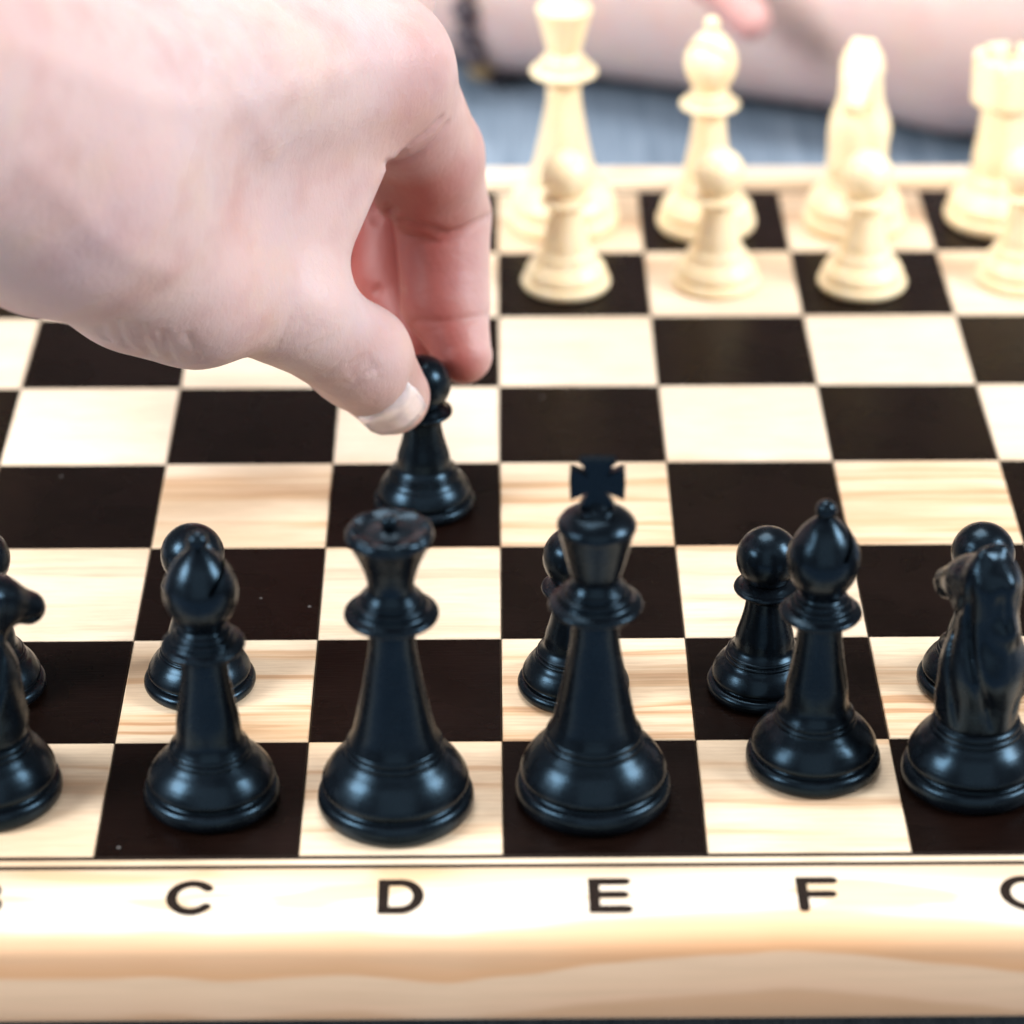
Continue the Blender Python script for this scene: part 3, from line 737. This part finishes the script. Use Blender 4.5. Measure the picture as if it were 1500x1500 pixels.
# ------------------------------------------------------------------ the hand that moves the pawn
def hand_base(P):
    w = W
    d=rcone(P,w['fore'],w['wr'],.95,.76)
    d=smin(d,rcone(P,w['wr2'],w['m3'],.62,.42),.4)
    d=smin(d,rcone(P,w['wr'],w['m2'],.66,.36),.4)
    d=smin(d,rcone(P,w['wr2'],w['m4'],.6,.38),.35)
    d=smin(d,rcone(P,w['wr2'],w['m5'],.55,.34),.35)
    t=rcone(P,w['cmc'],w['tmcp'],.60,.38)
    t=smin(t,rcone(P,w['th'],w['tmcp'],.28,.33),.35)
    t=smin(t,rcone(P,w['tmcp'],w['tprx'],.33,.285),.1)
    t=smin(t,rcone(P,w['tprx'],w['tip_'],.30,.275),.1)
    t=smin(t,rcone(P,w['tip_'],w['tt'],.285,.22),.08)
    d=smin(d,t,.5)
    d=smin(d,tri(P,w['cmc'],w['tprx']+np.array([-.04,.12,.08]),w['m2'],.24),.2)
    ix=rcone(P,w['m2'],w['ib'],.36,.31)
    ix=smin(ix,rcone(P,w['ib'],w['i_p'],.31,.275),.06)
    ix=smin(ix,rcone(P,w['i_p'],w['i_d'],.285,.255),.04)
    ix=smin(ix,rcone(P,w['i_d'],w['i_t'],.25,.168),.06)
    ix=smin(ix,np.sqrt(((P-w['pad'])**2).sum(1))-.2,.15)
    mi=rcone(P,w['m3'],w['m_p'],.36,.28)
    mi=smin(mi,rcone(P,w['m_p'],w['m_d'],.27,.25),.06)
    mi=smin(mi,rcone(P,w['m_d'],w['m_t'],.24,.19),.06)
    ri=smin(rcone(P,w['m4'],w['r_p'],.34,.27),rcone(P,w['r_p'],w['r_d'],.27,.23),.06)
    ri=smin(ri,rcone(P,w['r_d'],w['r_t'],.23,.18),.06)
    li=smin(rcone(P,w['m5'],w['l_p'],.3,.24),rcone(P,w['l_p'],w['l_d'],.24,.2),.06)
    li=smin(li,rcone(P,w['l_d'],w['l_t'],.2,.16),.06)
    d=smin(d,ix,.16)
    d=np.minimum(smin(d,mi,.02),smin(d,ri,.02)); d=smin(d,li,.02)
    return d
def hand_sdf(P):
    d = hand_base(P); m = np.abs(d) < 0.15; q = P[m]
    if len(q):
        e = np.zeros(len(q), np.float32)
        for pts, a, wd in CREASES: e += a * np.exp(-(poly(q, pts) / wd) ** 2)
        d[m] += e
    return d
def set_flush_shade(o, val):
    at = o.data.attributes.new('flush_shade', 'FLOAT', 'POINT'); at.data.foreach_set('value', np.clip(val, 0, 1).astype(np.float32))
V, Q = sdf_mesh(hand_sdf, (-5.3, -1.8, 0.3), (0.4, 7.0, 6.2), 0.021)
player = thing('person', 'bare left hand reaching in from the left, thumb and forefinger pinching a black pawn', 'person', (-0.6, 3.4, 0))
off = np.array([-0.6, 3.4, 0])
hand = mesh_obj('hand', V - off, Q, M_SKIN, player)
def near(P, a, b, r0, r1):
    return np.clip((r1 - poly(P, [a, b])) / (r1 - r0), 0, 1)
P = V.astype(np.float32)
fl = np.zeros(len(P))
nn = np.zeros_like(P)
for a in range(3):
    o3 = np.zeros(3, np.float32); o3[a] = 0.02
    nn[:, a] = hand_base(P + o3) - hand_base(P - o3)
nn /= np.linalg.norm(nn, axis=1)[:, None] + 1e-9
palm = np.clip(0.45 + 0.75 * (nn @ np.array([-0.62, -0.78, -0.1], np.float32)), 0.12, 1)     # redder palmar skin, with the forefinger's shaded side painted in
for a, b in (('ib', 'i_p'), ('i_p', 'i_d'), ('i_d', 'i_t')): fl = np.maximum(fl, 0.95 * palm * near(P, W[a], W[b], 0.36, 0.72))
for a, b in (('m_p', 'm_d'), ('m_d', 'm_t'), ('r_p', 'r_d'), ('r_d', 'r_t'), ('l_p', 'l_d')): fl = np.maximum(fl, 0.95 * near(P, W[a], W[b], 0.28, 0.5))  # redder skin, also painted darker for the shade in the gap
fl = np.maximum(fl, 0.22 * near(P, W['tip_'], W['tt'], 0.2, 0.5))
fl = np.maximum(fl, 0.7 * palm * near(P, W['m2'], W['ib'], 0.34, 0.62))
set_flush_shade(hand, fl)
# thumbnail: a thin curved plate lying on the tip of the thumb
nv = np.array(NAIL); nr, nc = nv.shape[:2]; flat = nv.reshape(-1, 3).astype(np.float32)
g = np.zeros_like(flat)
for a in range(3):
    o3 = np.zeros(3, np.float32); o3[a] = 0.03
    g[:, a] = hand_base(flat + o3) - hand_base(flat - o3)
g /= np.linalg.norm(g, axis=1)[:, None]
lift = np.full(len(flat), 0.013); lift = lift.reshape(nr, nc); lift[0, :] = -0.004; lift[:, 0] = -0.004; lift[:, -1] = -0.004; lift[-1, 1:-1] = 0.014; lift[0, 0] = lift[0, -1] = lift[-1, -1] = lift[-1, 0] = -0.03; lift[0:2, -1] = -0.03; lift = lift.reshape(-1, 1)
topv = flat + g * lift; botv = flat - g * 0.03
Vn = np.concatenate([topv, botv]) - off; n = nr * nc
Fn = [(j * nc + i, j * nc + i + 1, (j + 1) * nc + i + 1, (j + 1) * nc + i) for j in range(nr - 1) for i in range(nc - 1)]
Fn += [tuple(n + q for q in f[::-1]) for f in list(Fn)]
bd = [i for i in range(nc)] + [j * nc + nc - 1 for j in range(1, nr)] + [(nr - 1) * nc + i for i in range(nc - 2, -1, -1)] + [j * nc for j in range(nr - 2, 0, -1)]
Fn += [(bd[i], bd[(i + 1) % len(bd)], n + bd[(i + 1) % len(bd)], n + bd[i]) for i in range(len(bd))]
nail = mesh_obj('thumbnail', Vn, Fn, M_NAIL, player)
bm = bmesh.new(); bm.from_mesh(nail.data); bmesh.ops.recalc_face_normals(bm, faces=bm.faces); bm.to_mesh(nail.data); bm.free()

# ------------------------------------------------------------------ the opponent's crossed forearms on the table
A0, A1, A2, A3 = (9.0, 10.0, 0.60), (3.76, 11.22, 0.26), (0.2, 12.45, -0.02), (-1.3, 13.1, -0.09)
def arms_sdf(P):
    d = rcone(P, A0, A1, 1.25, 1.0)
    d = smin(d, rcone(P, A1, A2, 1.0, 0.70), 0.3)
    d = smin(d, rcone(P, A2, A3, 0.66, 0.60), 0.3)
    d = smin(d, rcone(P, A3, (-2.6, 13.4, 0.1), 0.62, 0.70), 0.3)
    for j in range(4):
        y = 12.75 + 0.42 * j
        d = smin(d, rcone(P, (-2.7, y, 0.12 + 0.12 * j), (-3.9, y - 0.2, -0.2), 0.26, 0.22), 0.12)
    d = smin(d, rcone(P, (-2.0, 12.75, -0.1), (-3.2, 12.2, -0.36), 0.26, 0.20), 0.12)
    # the other arm crosses behind, its hand laid over this forearm
    B0, B1, B2 = (-3.6, 15.2, 1.6), (-0.8, 13.3, 1.55), (0.1, 12.4, 1.55)
    e = rcone(P, B0, B1, 0.95, 0.62)
    e = smin(e, rcone(P, B1, B2, 0.60, 0.50), 0.3)
    tips = [((0.55, 11.75, 1.50), (1.15, 10.95, 1.14), (1.62, 10.52, 0.74), (1.95, 10.30, 0.44)),
            ((0.85, 12.05, 1.60), (1.50, 11.55, 1.50), (2.1, 11.25, 1.30), (2.5, 11.05, 1.15)),
            ((0.95, 12.40, 1.62), (1.65, 12.05, 1.60), (2.3, 11.80, 1.45), (2.7, 11.7, 1.3)),
            ((0.85, 12.8, 1.60), (1.4, 12.6, 1.60), (1.9, 12.5, 1.5), (2.3, 12.4, 1.35))]
    for t in tips:
        fg = rcone(P, B2, t[0], 0.40, 0.27)
        fg = smin(fg, rcone(P, t[0], t[1], 0.25, 0.225), 0.05)
        fg = smin(fg, rcone(P, t[1], t[2], 0.22, 0.20), 0.05)
        fg = smin(fg, rcone(P, t[2], t[3], 0.20, 0.165), 0.05)
        e = smin(e, fg, 0.06)
    return np.maximum(smin(d, e, 0.03), (tz + 0.002) - P[:, 2])
V, Q = sdf_mesh(arms_sdf, (-5.4, 8.0, -0.75), (10.4, 16.6, 2.8), 0.055)
offb = np.array([2.0, 11.5, tz])
opp = thing('person', 'bare forearms of the opponent crossed on the cloth beyond the board', 'person', tuple(offb))
arm = mesh_obj('forearms', V - offb, Q, M_SKIN2, opp)
P = V.astype(np.float32)
set_flush_shade(arm, 0.55 * near(P, (1.62, 10.52, 0.74), (1.95, 10.30, 0.44), 0.2, 0.45))
# fingernail on the draped fingertip
def nail_patch(c, ax, nrm, L, Wn):
    c, ax, nrm = Vector(c), Vector(ax).normalized(), Vector(nrm).normalized()
    sd = ax.cross(nrm).normalized(); nrm = sd.cross(ax).normalized()
    V, F = [], []
    for j in range(7):
        for i in range(9):
            u = (i / 8 - .5) * 2; v = (j / 6 - .5) * 2
            w_ = Wn * (1 - 0.25 * max(0, abs(v) - .4))
            V.append(tuple(c + ax * (v * L - 0.15 * L * u * u * (1 if v > 0 else -1) * abs(v)) + sd * u * w_ + nrm * (0.03 - 0.10 * u * u - 0.03 * v * v)))
    n = 63
    V += [tuple(Vector(p) - nrm * 0.03) for p in V[:n]]
    F = [(j * 9 + i, j * 9 + i + 1, (j + 1) * 9 + i + 1, (j + 1) * 9 + i) for j in range(6) for i in range(8)]
    F += [tuple(n + q for q in f[::-1]) for f in list(F)]
    return V, F
V, F = nail_patch(np.array((1.80, 10.40, 0.60)) + np.array((0.04, -0.06, 0.16)) - offb, (0.31, -0.22, -0.26), (0.25, -0.35, 0.9), 0.15, 0.13)
o = mesh_obj('fingernail', V, F, M_NAIL, opp)
bm = bmesh.new(); bm.from_mesh(o.data); bmesh.ops.recalc_face_normals(bm, faces=bm.faces); bm.to_mesh(o.data); bm.free()
# beaded bracelet round the wrist
br = thing('bracelet', 'dark beaded bracelet round the opponent\'s wrist at the top edge', 'bracelet', (0.06, 12.52, -0.02))
ax = (Vector(A3) - Vector(A2)).normalized(); up = Vector((0, 0, 1)); sd = ax.cross(up).normalized(); up = sd.cross(ax).normalized()
NB = 22; Rb = 0.80
sv, sf = [], []
for j in range(9):
    th = math.pi * j / 8
    for i in range(12):
        ph = 2 * math.pi * i / 12; sv.append((0.112 * math.sin(th) * math.cos(ph), 0.112 * math.sin(th) * math.sin(ph), 0.112 * math.cos(th)))
for j in range(8):
    for i in range(12): sf.append((j * 12 + i, (j + 1) * 12 + i, (j + 1) * 12 + (i + 1) % 12, j * 12 + (i + 1) % 12))
bA = mesh_obj('bead', sv, sf, M_BEAD, br); bB = None
for i in range(NB):
    a = 2 * math.pi * i / NB
    p = sd * math.cos(a) * Rb + up * math.sin(a) * Rb
    if i == 0: o = bA
    elif i % 4 == 2:
        if bB is None: bB = mesh_obj('bead', sv, sf, M_BEAD2, br); o = bB
        else: o = bB.copy(); COL.objects.link(o); o.parent = br
    else: o = bA.copy(); COL.objects.link(o); o.parent = br
    o.location = p * S
